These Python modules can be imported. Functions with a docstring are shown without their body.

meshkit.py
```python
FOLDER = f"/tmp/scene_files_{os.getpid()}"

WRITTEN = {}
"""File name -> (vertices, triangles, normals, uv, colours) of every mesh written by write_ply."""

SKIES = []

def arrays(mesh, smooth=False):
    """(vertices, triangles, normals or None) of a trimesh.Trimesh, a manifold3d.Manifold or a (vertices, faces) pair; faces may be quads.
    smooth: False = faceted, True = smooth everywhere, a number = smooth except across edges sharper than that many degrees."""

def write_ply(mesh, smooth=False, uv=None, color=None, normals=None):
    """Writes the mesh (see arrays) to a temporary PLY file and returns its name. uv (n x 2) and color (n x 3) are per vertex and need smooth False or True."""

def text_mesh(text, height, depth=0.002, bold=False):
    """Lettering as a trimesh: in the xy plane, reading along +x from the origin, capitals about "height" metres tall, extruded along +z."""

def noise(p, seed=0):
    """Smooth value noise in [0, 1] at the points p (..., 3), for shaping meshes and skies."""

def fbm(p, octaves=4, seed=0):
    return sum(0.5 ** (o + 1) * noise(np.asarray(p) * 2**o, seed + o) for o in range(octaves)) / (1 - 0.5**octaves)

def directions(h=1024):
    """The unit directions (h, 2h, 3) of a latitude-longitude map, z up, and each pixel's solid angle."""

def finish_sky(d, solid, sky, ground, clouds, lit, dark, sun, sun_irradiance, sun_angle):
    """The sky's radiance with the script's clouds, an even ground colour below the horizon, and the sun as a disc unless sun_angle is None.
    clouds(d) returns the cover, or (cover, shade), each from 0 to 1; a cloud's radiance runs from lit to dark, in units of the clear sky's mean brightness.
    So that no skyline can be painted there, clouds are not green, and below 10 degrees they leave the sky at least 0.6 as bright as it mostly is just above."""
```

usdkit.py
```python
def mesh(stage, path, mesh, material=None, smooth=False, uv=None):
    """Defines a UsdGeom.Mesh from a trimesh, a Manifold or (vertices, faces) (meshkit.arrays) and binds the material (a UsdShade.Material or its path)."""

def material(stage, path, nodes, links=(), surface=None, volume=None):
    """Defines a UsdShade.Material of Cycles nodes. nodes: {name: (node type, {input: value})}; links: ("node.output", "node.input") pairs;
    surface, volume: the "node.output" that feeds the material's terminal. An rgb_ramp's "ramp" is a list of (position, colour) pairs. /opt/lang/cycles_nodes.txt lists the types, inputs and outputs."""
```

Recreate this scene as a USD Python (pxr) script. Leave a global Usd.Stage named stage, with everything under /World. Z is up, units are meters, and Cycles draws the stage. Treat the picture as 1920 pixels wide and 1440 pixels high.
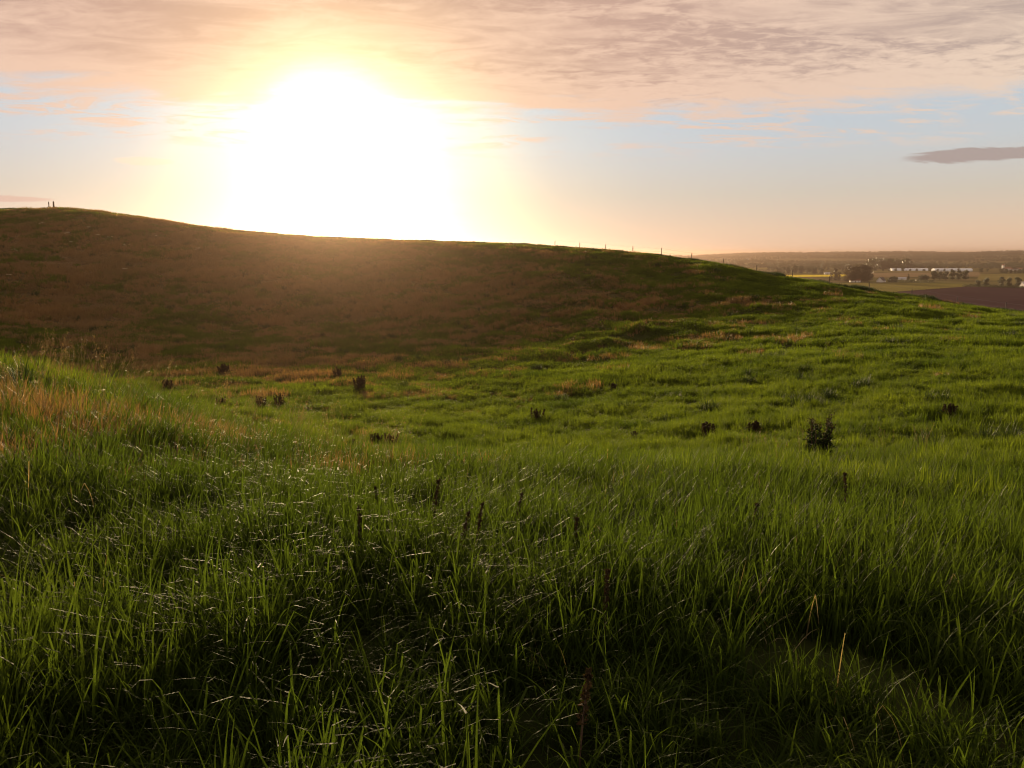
import math
import numpy as np
import trimesh
import usdkit, meshkit
from pxr import Usd, UsdGeom, UsdLux, UsdShade, Gf, Sdf, Vt

stage = Usd.Stage.CreateInMemory()
UsdGeom.SetStageUpAxis(stage, 'Z')
UsdGeom.SetStageMetersPerUnit(stage, 1.0)
WORLD = UsdGeom.Xform.Define(stage, '/World')
stage.SetDefaultPrim(WORLD.GetPrim())

# ------------------------------------------------------------------ camera (eye at the origin, looking along +y)
F = 1478.0                       # focal length in pixels of the 1920 x 1440 photograph
HORIZON = 475.0
PITCH = math.atan((720 - HORIZON) / F)
cam = UsdGeom.Camera.Define(stage, '/World/camera')
cam.CreateHorizontalApertureAttr(36.0)
cam.CreateVerticalApertureAttr(27.0)
cam.CreateFocalLengthAttr(36.0 * F / 1920)
cam.CreateClippingRangeAttr(Gf.Vec2f(0.05, 60000))
cam.AddTranslateOp().Set(Gf.Vec3d(0, 0, 0))
cam.AddRotateXOp().Set(90 - math.degrees(PITCH))
EXPOSURE = 1.9
cam.CreateExposureAttr(EXPOSURE)


def ray(px, py):
    u, v = (px - 960) / F, (720 - py) / F
    c, s = math.cos(PITCH), math.sin(PITCH)
    d = np.array([u, c + s * v, -s + c * v])
    return d / np.linalg.norm(d)


# ------------------------------------------------------------------ sky and sun
SUN = ray(622, 266)
SUN_EL, SUN_ROT = math.asin(SUN[2]), math.atan2(SUN[0], SUN[1])
STRENGTH = 0.1
K = 1.0 / (STRENGTH * 2 ** EXPOSURE)     # radiance units of the background that show as 1.0 in the picture
GLOW = ray(690, 325)                      # middle of the bright thin cloud above the sun


def kc(c, g=1.0):
    return tuple(float(x) * K * g for x in c)


def sky_material():
    n, l = {}, []

    def node(name, kind, **inp):
        n[name] = (kind, inp)
        return name

    def link(a, b):
        l.append((a, b))

    def m(name, op, a, b=None, c=None, clamp=False):
        inp = {'math_type': op, 'use_clamp': clamp}
        for i, x in enumerate((a, b, c)):
            if x is not None and not isinstance(x, str):
                inp['value%d' % (i + 1)] = x
        node(name, 'math', **inp)
        for i, x in enumerate((a, b, c)):
            if isinstance(x, str):
                link(x, '%s.value%d' % (name, i + 1))
        return name + '.value'

    def rng(name, x, a, b, c=0.0, d=1.0, kind='smoothstep'):
        node(name, 'map_range', range_type=kind, from_min=a, from_max=b, to_min=c, to_max=d, clamp=True)
        link(x, name + '.value')
        return name + '.result'

    def mixc(name, fac, a, b, kind='mix'):
        inp = {'mix_type': kind}
        for k, x in (('fac', fac), ('color1', a), ('color2', b)):
            if not isinstance(x, str):
                inp[k] = x
        node(name, 'mix', **inp)
        for k, x in (('fac', fac), ('color1', a), ('color2', b)):
            if isinstance(x, str):
                link(x, '%s.%s' % (name, k))
        return name + '.color'

    def noise(name, vec, scale, detail=4, rough=0.55, dist=0.0):
        node(name, 'noise_texture', scale=scale, detail=detail, roughness=rough, distortion=dist)
        link(vec, name + '.vector')
        return name + '.fac'

    node('tc', 'texture_coordinate')
    D = 'tc.generated'
    node('sep', 'separate_xyz'); link(D, 'sep.vector')
    z = 'sep.z'
    node('sky', 'sky_texture', sky_type='single_scattering', sun_disc=False, sun_elevation=SUN_EL, sun_rotation=SUN_ROT,
         air_density=0.6, aerosol_density=0.35, ozone_density=2.0)
    node('desat', 'hsv', saturation=0.55, value=1.0); link('sky.color', 'desat.color')
    base = mixc('tint', 1.0, 'desat.color', (0.48, 0.55, 0.68), 'multiply')
    # angle from the sun and from the middle of the glowing cloud
    def dot(name, v):
        node(name, 'vector_math', math_type='dot_product', vector2=tuple(map(float, v)))
        link(D, name + '.vector1')
        return name + '.value'
    ds, dg = dot('ds', SUN), dot('dg', GLOW)
    ang_s = m('angs', 'arccosine', ds)
    ang_g = m('angg', 'arccosine', dg)
    # clear-sky veil: pale blue in the middle, peach towards the horizon
    node('veil', 'rgb_ramp', ramp=[(0.0, (0.94, 0.58, 0.36)), (0.10, (0.90, 0.62, 0.40)), (0.25, (0.74, 0.63, 0.48)), (0.45, (0.66, 0.68, 0.67)), (0.7, (0.60, 0.70, 0.77)), (1.0, (0.46, 0.57, 0.7))])
    link(rng('velev', z, 0.0, 0.28, kind='linear'), 'veil.fac')
    veil = mixc('veilk', 1.0, 'veil.color', (K * 0.86,) * 3, 'multiply')
    clear = mixc('clear', 0.95, base, veil)
    # cloud plane
    zz = m('zz', 'add', z, 0.06)
    zz = m('zzm', 'maximum', zz, 0.02)
    node('pl', 'combine_xyz'); link(m('plx', 'divide', 'sep.x', zz), 'pl.x'); link(m('ply', 'divide', 'sep.y', zz), 'pl.y')
    # the plane is turned so that the bands run up to the right as they recede
    node('st', 'mapping', rotation=(0, 0, 0.1), scale=(0.7, 1.5, 1.0)); link('pl.vector', 'st.vector')
    n1 = noise('n1', 'st.vector', 1.1, 7, 0.58, 0.9)
    node('st2', 'mapping', rotation=(0, 0, -0.3), scale=(1.0, 2.0, 1.0)); link('pl.vector', 'st2.vector')
    n2 = noise('n2', 'st2.vector', 2.6, 8, 0.62, 1.1)
    node('st3', 'mapping', rotation=(0, 0, -0.55), scale=(1.0, 1.5, 1.0)); link('pl.vector', 'st3.vector')
    n3 = noise('n3', 'st3.vector', 9.0, 5, 0.62, 0.5)
    n4 = noise('n4', 'st2.vector', 0.8, 3, 0.5, 0.4)
    # deck above about ten degrees with a ragged lower edge
    e = m('e1', 'multiply_add', n1, 0.075, z)
    e = m('e2', 'multiply_add', n2, 0.05, e)
    e = m('e3', 'multiply_add', 'sep.x', 0.004, e)
    deck = rng('deck', e, 0.217, 0.246)
    # wisps under the deck
    w = rng('w1', n2, 0.46, 0.6)
    w = m('w2', 'multiply', w, rng('w3', z, 0.105, 0.14))
    w = m('w4', 'multiply', w, rng('w6', n1, 0.42, 0.54))
    cover = m('cov', 'maximum', m('deckm', 'multiply', deck, 0.93), m('w5', 'multiply', w, 0.75))
    # shade of the deck: soft greys, brighter edges
    warm = rng('warm', ang_s, 0.15, 0.95, 1.0, 0.0)
    lit = mixc('lit', warm, kc((0.84, 0.65, 0.50)), kc((0.84, 0.55, 0.40)))
    dark = mixc('dark', warm, kc((0.50, 0.385, 0.325)), kc((0.58, 0.35, 0.26)))
    sh = m('sh', 'multiply_add', n2, 0.62, m('sh2', 'multiply', n1, 0.38))
    rip = m('rip', 'multiply', rng('ripm', n4, 0.42, 0.56), rng('ripx', 'sep.x', -0.25, 0.1, 0.25, 1.0))
    sh = m('sh3', 'multiply_add', m('n3a', 'subtract', n3, 0.5), m('ripk', 'multiply', rip, 0.7), sh)
    edge = rng('edge', e, 0.222, 0.30, 0.18, 0.0)
    sh = m('sh4', 'add', sh, edge)
    cl = mixc('cl', rng('shr', sh, 0.37, 0.66), dark, lit)
    col = mixc('withc', cover, clear, cl)
    # a single dark lens cloud low on the right, and two faint bars
    def lens(name, px, py, wx, wy, c, f, col):
        d0 = ray(px, py)
        az, el = math.atan2(d0[0], d0[1]), math.asin(d0[2])
        a = m(name + 'az', 'arctan2', 'sep.x', 'sep.y')
        a = m(name + 'a2', 'multiply', m(name + 'a1', 'subtract', a, az), 1.0 / wx)
        b = m(name + 'b2', 'multiply', m(name + 'b1', 'subtract', z, math.sin(el)), 1.0 / wy)
        b = m(name + 'b3', 'multiply_add', m(name + 'nn', 'subtract', n2, 0.5), 1.3, b)
        r2 = m(name + 'r', 'add', m(name + 'aa', 'multiply', a, a), m(name + 'bb', 'multiply', b, b))
        return mixc(name + 'mix', rng(name + 'f', r2, 1.0, 0.45, 0.0, f), col, kc(c))
    col = lens('lensa', 1845, 290, 0.085, 0.0085, (0.42, 0.33, 0.30), 0.9, col)
    col = lens('lensc', 10, 372, 0.05, 0.004, (0.66, 0.40, 0.33), 0.6, col)
    col = lens('lensd', 270, 302, 0.035, 0.005, (0.92, 0.70, 0.5), 0.5, col)
    # glow of the sun through the thin air and cloud
    node('g1', 'rgb_ramp', ramp=[(0.0, (30, 26, 19)), (0.04, (8, 7.2, 5)), (0.07, (1.6, 1.45, 1.0)), (0.11, (0.5, 0.48, 0.3)), (0.18, (0.28, 0.28, 0.15)), (0.27, (0.13, 0.125, 0.055)), (0.42, (0.06, 0.05, 0.02)), (0.7, (0.03, 0.02, 0.008)), (1.0, (0, 0, 0))])
    link(rng('gr', m('grn', 'multiply_add', m('n1c', 'subtract', n1, 0.5), 0.08, ang_g), 0.0, 0.52, kind='linear'), 'g1.fac')
    glow = mixc('g1k', 1.0, 'g1.color', (K * 0.8,) * 3, 'multiply')
    col = mixc('addg', 1.0, col, glow, 'add')
    node('g2', 'rgb_ramp', ramp=[(0.0, (260, 190, 95)), (0.05, (110, 80, 38)), (0.14, (18, 13, 7)), (0.25, (0.7, 0.55, 0.3)), (0.45, (0.06, 0.045, 0.015)), (1.0, (0, 0, 0))])
    link(rng('gr2', ang_s, 0.0, 0.22, kind='linear'), 'g2.fac')
    glow2 = mixc('g2k', 1.0, 'g2.color', (K,) * 3, 'multiply')
    col = mixc('addh', 1.0, col, glow2, 'add')
    dh = dot('dh', ray(600, 225))
    ang_h = m('angh', 'arccosine', dh)
    node('g3', 'rgb_ramp', ramp=[(0.0, (60, 52, 36)), (0.07, (14, 12, 8)), (0.12, (2.4, 2.0, 1.3)), (0.19, (0.32, 0.27, 0.16)), (0.32, (0.08, 0.066, 0.03)), (0.6, (0.015, 0.012, 0.004)), (1.0, (0, 0, 0))])
    link(rng('gr3', m('grn3', 'multiply_add', m('n2c', 'subtract', n2, 0.5), 0.12, ang_h), 0.0, 0.21, kind='linear'), 'g3.fac')
    glow3 = mixc('g3k', 1.0, 'g3.color', (K,) * 3, 'multiply')
    col = mixc('addi', 1.0, col, glow3, 'add')
    d4 = dot('d4', ray(660, 430))
    node('g4', 'rgb_ramp', ramp=[(0.0, (0.9, 0.8, 0.42)), (0.2, (0.36, 0.34, 0.15)), (0.42, (0.18, 0.165, 0.045)), (0.72, (0.04, 0.033, 0.006)), (1.0, (0, 0, 0))])
    link(rng('gr4', m('ang4', 'arccosine', d4), 0.0, 0.36, kind='linear'), 'g4.fac')
    col = mixc('addj', 1.0, col, mixc('g4k', 1.0, 'g4.color', (K,) * 3, 'multiply'), 'add')
    node('bg', 'background_shader', strength=STRENGTH)
    link(col, 'bg.color')
    return usdkit.material(stage, '/World/Looks/sky_light', n, l, surface='bg.background')


dome = UsdLux.DomeLight.Define(stage, '/World/sky')
UsdShade.MaterialBindingAPI.Apply(dome.GetPrim()).Bind(sky_material())
dome.GetPrim().SetCustomDataByKey('kind', 'structure')
sun = UsdLux.DistantLight.Define(stage, '/World/sun')
sun.CreateIntensityAttr(0.74)
sun.CreateAngleAttr(3.0)            # softened by the thin cloud and haze in front of it
sun.CreateNormalizeAttr(True)
sun.CreateColorAttr(Gf.Vec3f(1.0, 0.72, 0.42))
sun.AddOrientOp().Set(Gf.Quatf(Gf.Rotation(Gf.Vec3d(0, 0, 1), Gf.Vec3d(*map(float, SUN))).GetQuat()))

# ------------------------------------------------------------------ helpers
taken = {}


def numbered(path):
    k = taken.get(path, -1) + 1
    taken[path] = k
    return path if k == 0 else '%s_%03d' % (path, k)


def data(prim, label=None, cat=None, group=None, kind=None):
    for k, v in (('label', label), ('category', cat), ('group', group), ('kind', kind)):
        if v:
            prim.SetCustomDataByKey(k, v)
    return prim


def thing(name, label, cat, loc=(0, 0, 0), rotz=0.0, scale=None, group=None):
    x = UsdGeom.Xform.Define(stage, numbered('/World/' + name))
    x.AddTranslateOp().Set(Gf.Vec3d(*map(float, loc)))
    x.AddRotateZOp().Set(math.degrees(rotz))
    if scale is not None:
        x.AddScaleOp().Set(Gf.Vec3f(*(np.ones(3) * scale).tolist()))
    return data(x.GetPrim(), label, cat, group)


def part(name, mesh, mat, parent, smooth=False):
    return usdkit.mesh(stage, numbered(str(parent.GetPath()) + '/' + name), mesh, mat, smooth).GetPrim()


def klass(name):
    return stage.CreateClassPrim('/World/' + name) if False else UsdGeom.Xform(stage.CreateClassPrim('/' + name)).GetPrim()


def copy_of(source, name, label, cat, loc, rotz=0.0, scale=None, group=None):
    p = thing(name, label, cat, loc, rotz, scale, group)
    p.GetReferences().AddInternalReference(source.GetPath())
    p.SetInstanceable(True)
    return p


def join(parts):
    vs, fs, n = [], [], 0
    for v, f in parts:
        vs.append(np.asarray(v, float)); fs.append(np.asarray(f, int) + n); n += len(v)
    return np.vstack(vs), np.vstack(fs)


def tube(points, radii, sides=6):
    p = np.asarray(points, float)
    r = np.broadcast_to(np.asarray(radii, float), (len(p),))
    t = np.gradient(p, axis=0)
    t /= np.linalg.norm(t, axis=1, keepdims=True) + 1e-12
    a = np.cross(t, np.where(np.abs(t[:, 2:]) < 0.9, [0, 0, 1.0], [1.0, 0, 0]))
    a /= np.linalg.norm(a, axis=1, keepdims=True) + 1e-12
    b, ang = np.cross(t, a), np.arange(sides) * 2 * np.pi / sides
    v = (p[:, None] + r[:, None, None] * (np.cos(ang)[None, :, None] * a[:, None] + np.sin(ang)[None, :, None] * b[:, None])).reshape(-1, 3)
    f = []
    for i in range(len(p) - 1):
        for j in range(sides):
            q = [i * sides + j, i * sides + (j + 1) % sides, (i + 1) * sides + (j + 1) % sides, (i + 1) * sides + j]
            f += [[q[0], q[1], q[2]], [q[0], q[2], q[3]]]
    n = len(v)
    v = np.vstack([v, p[:1], p[-1:]])
    for j in range(sides):
        k = (j + 1) % sides
        f.append([n, k, j]); f.append([n + 1, (len(p) - 1) * sides + j, (len(p) - 1) * sides + k])
    return v, np.array(f)


def box(x0, x1, y0, y1, z0, z1):
    m = trimesh.creation.box([x1 - x0, y1 - y0, z1 - z0])
    return np.array(m.vertices) + [(x0 + x1) / 2, (y0 + y1) / 2, (z0 + z1) / 2], np.array(m.faces)


# ------------------------------------------------------------------ materials
def mat(name, nodes, links, **k):
    return usdkit.material(stage, '/World/Looks/' + name, nodes, links, **k)


def plain_mat(name, c1, c2, scale=4.0, rough=0.8, detail=4, spec=0.3):
    return mat(name, {'g': ('geometry', {}), 'n': ('noise_texture', {'scale': scale, 'detail': detail, 'roughness': 0.6}),
                      'r': ('rgb_ramp', {'ramp': [(0.3, c1), (0.7, c2)]}), 'b': ('bump', {'strength': 0.4, 'distance': 0.02}),
                      'p': ('principled_bsdf', {'roughness': rough, 'specular_ior_level': spec})},
               [('g.position', 'n.vector'), ('n.fac', 'r.fac'), ('r.color', 'p.base_color'), ('n.fac', 'b.height'), ('b.normal', 'p.normal')], surface='p.BSDF')


def leaf_mat(name, ramp, trans=0.45, gain=1.5, rough=0.4, spec=0.5, patch=((0.72, 0.8, 0.75), (1.25, 1.15, 1.05)), pscale=0.16, bscale=45.0):
    """Thin green matter: each blade its own tone, drifting over the field."""
    return mat(name, {'g': ('geometry', {}), 'r': ('rgb_ramp', {'ramp': ramp}),
                      'n': ('noise_texture', {'scale': pscale, 'detail': 7, 'roughness': 0.74}), 'nr': ('rgb_ramp', {'ramp': [(0.32, patch[0]), (0.68, patch[1])]}),
                      'm': ('mix', {'mix_type': 'multiply', 'fac': 1.0}), 't': ('mix', {'mix_type': 'multiply', 'fac': 1.0, 'color2': (gain * 1.1, gain * 1.05, gain * 0.6)}),
                      'bn': ('noise_texture', {'scale': bscale, 'detail': 2}), 'bp': ('bump', {'strength': 0.9, 'distance': 0.01}), 'p': ('principled_bsdf', {'roughness': rough, 'specular_ior_level': spec}), 'tr': ('translucent_bsdf', {}), 'x': ('mix_closure', {'fac': trans})},
               [('g.random_per_island', 'r.fac'), ('g.position', 'n.vector'), ('g.position', 'bn.vector'), ('bn.fac', 'bp.height'), ('bp.normal', 'p.normal'), ('n.fac', 'nr.fac'), ('r.color', 'm.color1'), ('nr.color', 'm.color2'),
                ('m.color', 'p.base_color'), ('m.color', 't.color1'), ('t.color', 'tr.color'), ('p.BSDF', 'x.closure1'), ('tr.BSDF', 'x.closure2')], surface='x.closure')


M = {}
M['green'] = leaf_mat('meadow_grass', [(0.0, (0.026, 0.042, 0.006)), (0.45, (0.112, 0.130, 0.014)), (0.8, (0.19, 0.195, 0.022)), (0.93, (0.21, 0.19, 0.035)), (0.96, (0.28, 0.24, 0.12)), (1.0, (0.36, 0.31, 0.17))], rough=0.5, spec=0.025, trans=0.58, gain=1.95)
M['green_far'] = leaf_mat('pasture_grass', [(0.0, (0.052, 0.080, 0.009)), (0.5, (0.122, 0.142, 0.015)), (0.9, (0.185, 0.185, 0.025)), (1.0, (0.24, 0.19, 0.08))], rough=0.6, spec=0.04, trans=0.5, gain=1.75, patch=((0.42, 0.5, 0.5), (1.5, 1.35, 1.1)), pscale=0.3)
M['dry'] = leaf_mat('dry_grass', [(0.0, (0.175, 0.105, 0.045)), (0.45, (0.27, 0.17, 0.085)), (0.75, (0.15, 0.13, 0.032)), (1.0, (0.42, 0.30, 0.18))], rough=0.5, gain=1.25)
M['straw'] = leaf_mat('straw', [(0.0, (0.26, 0.2, 0.1)), (1.0, (0.42, 0.34, 0.2))], rough=0.38, gain=1.2, spec=0.5, bscale=11.0)
M['verge'] = leaf_mat('verge_grass', [(0.0, (0.022, 0.038, 0.008)), (1.0, (0.05, 0.07, 0.014))], trans=0.3, gain=1.2, rough=0.6, spec=0.2)
M['panicle'] = leaf_mat('grass_panicle', [(0.0, (0.16, 0.11, 0.06)), (1.0, (0.34, 0.26, 0.16))], rough=0.5, gain=1.3)
M['dock'] = leaf_mat('dock_seed', [(0.0, (0.034, 0.022, 0.012)), (1.0, (0.085, 0.052, 0.024))], trans=0.15, gain=1.1, rough=0.7, spec=0.03)
M['dock_leaf'] = leaf_mat('dock_leaf', [(0.0, (0.025, 0.04, 0.01)), (1.0, (0.05, 0.06, 0.016))], trans=0.3, rough=0.6, spec=0.1)
M['thistle'] = leaf_mat('thistle_leaf', [(0.0, (0.026, 0.040, 0.012)), (1.0, (0.055, 0.072, 0.02))], trans=0.3, rough=0.65, spec=0.08)
M['stem'] = plain_mat('weed_stem', (0.05, 0.03, 0.018), (0.09, 0.055, 0.03), 30)
M['petal'] = leaf_mat('white_umbel', [(0.0, (0.6, 0.55, 0.48)), (1.0, (0.8, 0.77, 0.7))], trans=0.4, gain=1.1, patch=((0.9, 0.9, 0.9), (1.1, 1.1, 1.1)))
M['wood'] = plain_mat('weathered_wood', (0.05, 0.036, 0.028), (0.13, 0.10, 0.08), 9)
M['wire'] = mat('galvanised_wire', {'p': ('principled_bsdf', {'base_color': (0.2, 0.19, 0.18), 'metallic': 0.7, 'roughness': 0.5})}, [], surface='p.BSDF')
M['crown'] = leaf_mat('tree_crown', [(0.0, (0.022, 0.030, 0.012)), (1.0, (0.055, 0.064, 0.022))], trans=0.3, pscale=0.05)
M['crown_brown'] = leaf_mat('bronze_crown', [(0.0, (0.040, 0.030, 0.014)), (1.0, (0.085, 0.064, 0.026))], trans=0.35, pscale=0.05)
M['bark'] = plain_mat('bark', (0.04, 0.03, 0.022), (0.08, 0.06, 0.045), 2)
M['white_wall'] = plain_mat('white_render', (0.5, 0.48, 0.45), (0.6, 0.58, 0.55), 0.7)
M['greenhouse'] = mat('greenhouse_film', {'p': ('principled_bsdf', {'base_color': (0.55, 0.58, 0.62), 'roughness': 0.3, 'specular_ior_level': 0.5})}, [], surface='p.BSDF')
M['roof_dark'] = plain_mat('dark_roof_tiles', (0.03, 0.026, 0.025), (0.06, 0.05, 0.045), 1.5)
M['roof_red'] = plain_mat('red_roof_tiles', (0.16, 0.07, 0.045), (0.22, 0.1, 0.06), 1.5)
M['roof_grey'] = plain_mat('grey_roof_sheet', (0.25, 0.25, 0.26), (0.35, 0.35, 0.36), 0.8, rough=0.35)
M['pane'] = mat('window_glass', {'p': ('principled_bsdf', {'base_color': (0.03, 0.035, 0.04), 'roughness': 0.08})}, [], surface='p.BSDF')

# ------------------------------------------------------------------ terrain height (eye level = 0)
PLAIN = -42.0
RIDGE_PX = np.array([-700, -300, 0, 100, 150, 200, 300, 400, 500, 590, 700, 800, 900, 1000, 1085, 1134, 1185, 1238, 1300, 1352, 1414, 1482, 1551, 1625, 1705, 1792, 1850, 1920, 2100, 2500], float)
RIDGE_PY = np.array([400, 392, 391, 389, 389, 394, 408, 424, 435, 442, 446, 450, 453, 457, 463, 467, 472, 477, 485, 495, 506, 518, 530, 544, 556, 571, 580, 587, 604, 640], float) + 2
RIDGE_Y = np.array([105, 112, 114, 114, 113, 112, 110, 109, 109, 110, 111, 112, 111, 108, 104, 101.4, 98.8, 96.3, 93.7, 91.1, 88.5, 86, 83.4, 80.8, 78.2, 75.7, 74, 72, 68, 60], float)
COLS = np.array([-500, 0, 200, 450, 700, 950, 1250, 1500, 1700, 1920, 2400], float)
DEPTHS = np.array([1.0, 3.0, 7.0, 11.0, 20.0, 34.0, 48.0, 62.0, 85.0])
CANOPY = np.array([  # height of the grass tops below the eye, one row per depth
    [-1.18] * 11,
    [-1.15, -1.18, -1.2, -1.2, -1.22, -1.22, -1.25, -1.28, -1.3, -1.35, -1.4],
    [-1.2, -1.33, -1.46, -1.68, -1.78, -1.8, -1.85, -1.92, -2.0, -2.1, -2.2],
    [-1.2, -1.53, -1.8, -2.4, -2.75, -2.85, -2.85, -2.9, -2.95, -3.0, -3.1],
    [-2.6, -3.1, -3.5, -4.2, -4.8, -4.9, -4.7, -4.45, -4.2, -4.1, -4.2],
    [-5.0, -5.5, -5.8, -6.0, -6.2, -6.1, -5.6, -5.0, -4.6, -4.35, -4.4],
    [-5.6, -6.2, -6.4, -6.5, -6.6, -6.4, -5.7, -4.95, -4.55, -4.4, -4.6],
    [-4.6, -5.3, -6.0, -6.5, -6.6, -6.0, -5.1, -4.4, -4.2, -4.65, -5.0],
    [1.2, 0.6, -0.7, -1.9, -2.5, -2.3, -1.9, np.nan, np.nan, np.nan, np.nan]])


def monotone(x, xs, ys):
    from scipy.interpolate import PchipInterpolator
    return PchipInterpolator(xs, ys, extrapolate=False)(np.clip(x, xs[0], xs[-1]))


def build_height():
    """A table of ground height over azimuth and log distance."""
    px = np.linspace(-700, 2500, 321)
    az = np.arctan2(px - 960, F)
    rY, rpy = monotone(px, RIDGE_PX, RIDGE_Y), monotone(px, RIDGE_PX, RIDGE_PY)
    c, s = math.cos(PITCH), math.sin(PITCH)
    v = (720 - rpy) / F
    slope = (-s + c * v) / (c + s * v)
    rz = rY * slope
    from scipy.interpolate import PchipInterpolator
    rows = np.array([monotone(px, COLS[~np.isnan(r)], r[~np.isnan(r)]) for r in CANOPY])
    logr = np.linspace(math.log(1.0), math.log(200.0), 400)
    tab = np.zeros((len(px), len(logr)))
    for i in range(len(px)):
        k = 1 / math.cos(az[i])
        use = DEPTHS < rY[i] - 9
        d = np.append(DEPTHS[use], rY[i]) * k
        z = np.append(rows[use, i], rz[i])
        # rounded ridge: one more point just short of it
        d = np.append(d, d[-1] + 3.0); z = np.append(z, z[-1] + min(0.0, slope[i]) * 3.0 - 0.12)
        f = PchipInterpolator(np.log(d), z)
        r = np.exp(logr)
        inside = f(np.clip(logr, np.log(d[0]), np.log(d[-1])))
        t = np.maximum(0, r - d[-1])
        tab[i] = inside - 0.34 * t * t / (t + 9.0)
    from scipy.ndimage import gaussian_filter
    tab = gaussian_filter(tab, (1.5, 1.0))
    return az, logr, tab


T_AZ, T_LR, T_Z = build_height()


def far_land(x, y):
    r = np.hypot(x, y)
    az = np.arctan2(x, y)
    t = np.clip((r - 2900) / 3100.0, 0, 1)
    crest = 26 + 88 * np.clip(az - 0.257, -0.2, 0.42) + 18 * (meshkit.fbm(np.stack([az * 14, r * 0 + 3, r * 0], -1), 4, 5) - 0.5)
    roll = 10 * (meshkit.fbm(np.stack([x / 900, y / 900, x * 0], -1), 4, 9) - 0.5) * np.clip((r - 2800) / 1500, 0, 1)
    return PLAIN + crest * t ** 1.25 + roll - np.clip(r - 6100, 0, None) * 0.02


def ground(x, y, bumps=True):
    x, y = np.asarray(x, float), np.asarray(y, float)
    from scipy.ndimage import map_coordinates
    r = np.hypot(x, y)
    az = np.arctan2(x, y)
    i = np.interp(np.clip(az, T_AZ[0], T_AZ[-1]), T_AZ, np.arange(len(T_AZ)))
    j = np.interp(np.log(np.clip(r, 1, 200)), T_LR, np.arange(len(T_LR)))
    z = map_coordinates(T_Z, [np.atleast_1d(i), np.atleast_1d(j)], order=1, mode='nearest').reshape(r.shape)
    z = z - (0.31 - 0.14 * np.clip((r - 9) / 30, 0, 1))                       # grass height
    z = z - 0.3 * np.clip(r - 200, 0, None)
    # behind the camera: level ground
    back = np.clip((np.abs(az) - 0.95) / 0.9, 0, 1) * np.clip(r / 60, 0, 1)
    z = z * (1 - back) + back * np.where(r < 150, -2.0, -2.0 - 0.25 * np.clip(r - 150, 0, None))
    if bumps:
        P = np.stack([x, y, 0 * x], -1)
        near = np.clip((160 - r) / 60, 0, 1)
        a = 0.10 * np.clip(r / 12, 0.4, 1)
        z = z + near * (a * 2 * (meshkit.fbm(P / 1.7, 3, 2) - 0.5) + 0.22 * np.clip((r - 16) / 30, 0, 1) * np.clip((112 - r) / 25, 0.2, 1) * (meshkit.fbm(P / 3.1, 3, 17) - 0.5) + 0.6 * np.clip((r - 22) / 40, 0, 1) * np.clip((112 - r) / 25, 0.12, 1) * (meshkit.fbm(P / 7.0, 3, 7) - 0.5))
        # broken turf and mounds on the bank
        for (cx, cy, w, h) in MOUNDS:
            g = np.exp(-(((x - cx) / w) ** 2 + ((y - cy) / (w * 1.2)) ** 2))
            z = z + g * h * 2.4 * (meshkit.fbm(P / 2.2, 3, 13) - 0.38)
    land = far_land(x, y)
    k = np.clip(0.5 + 0.5 * (z - land) / 6.0, 0, 1)
    return land * (1 - k) + z * k + 6.0 * k * (1 - k)


MOUNDS = []


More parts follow.
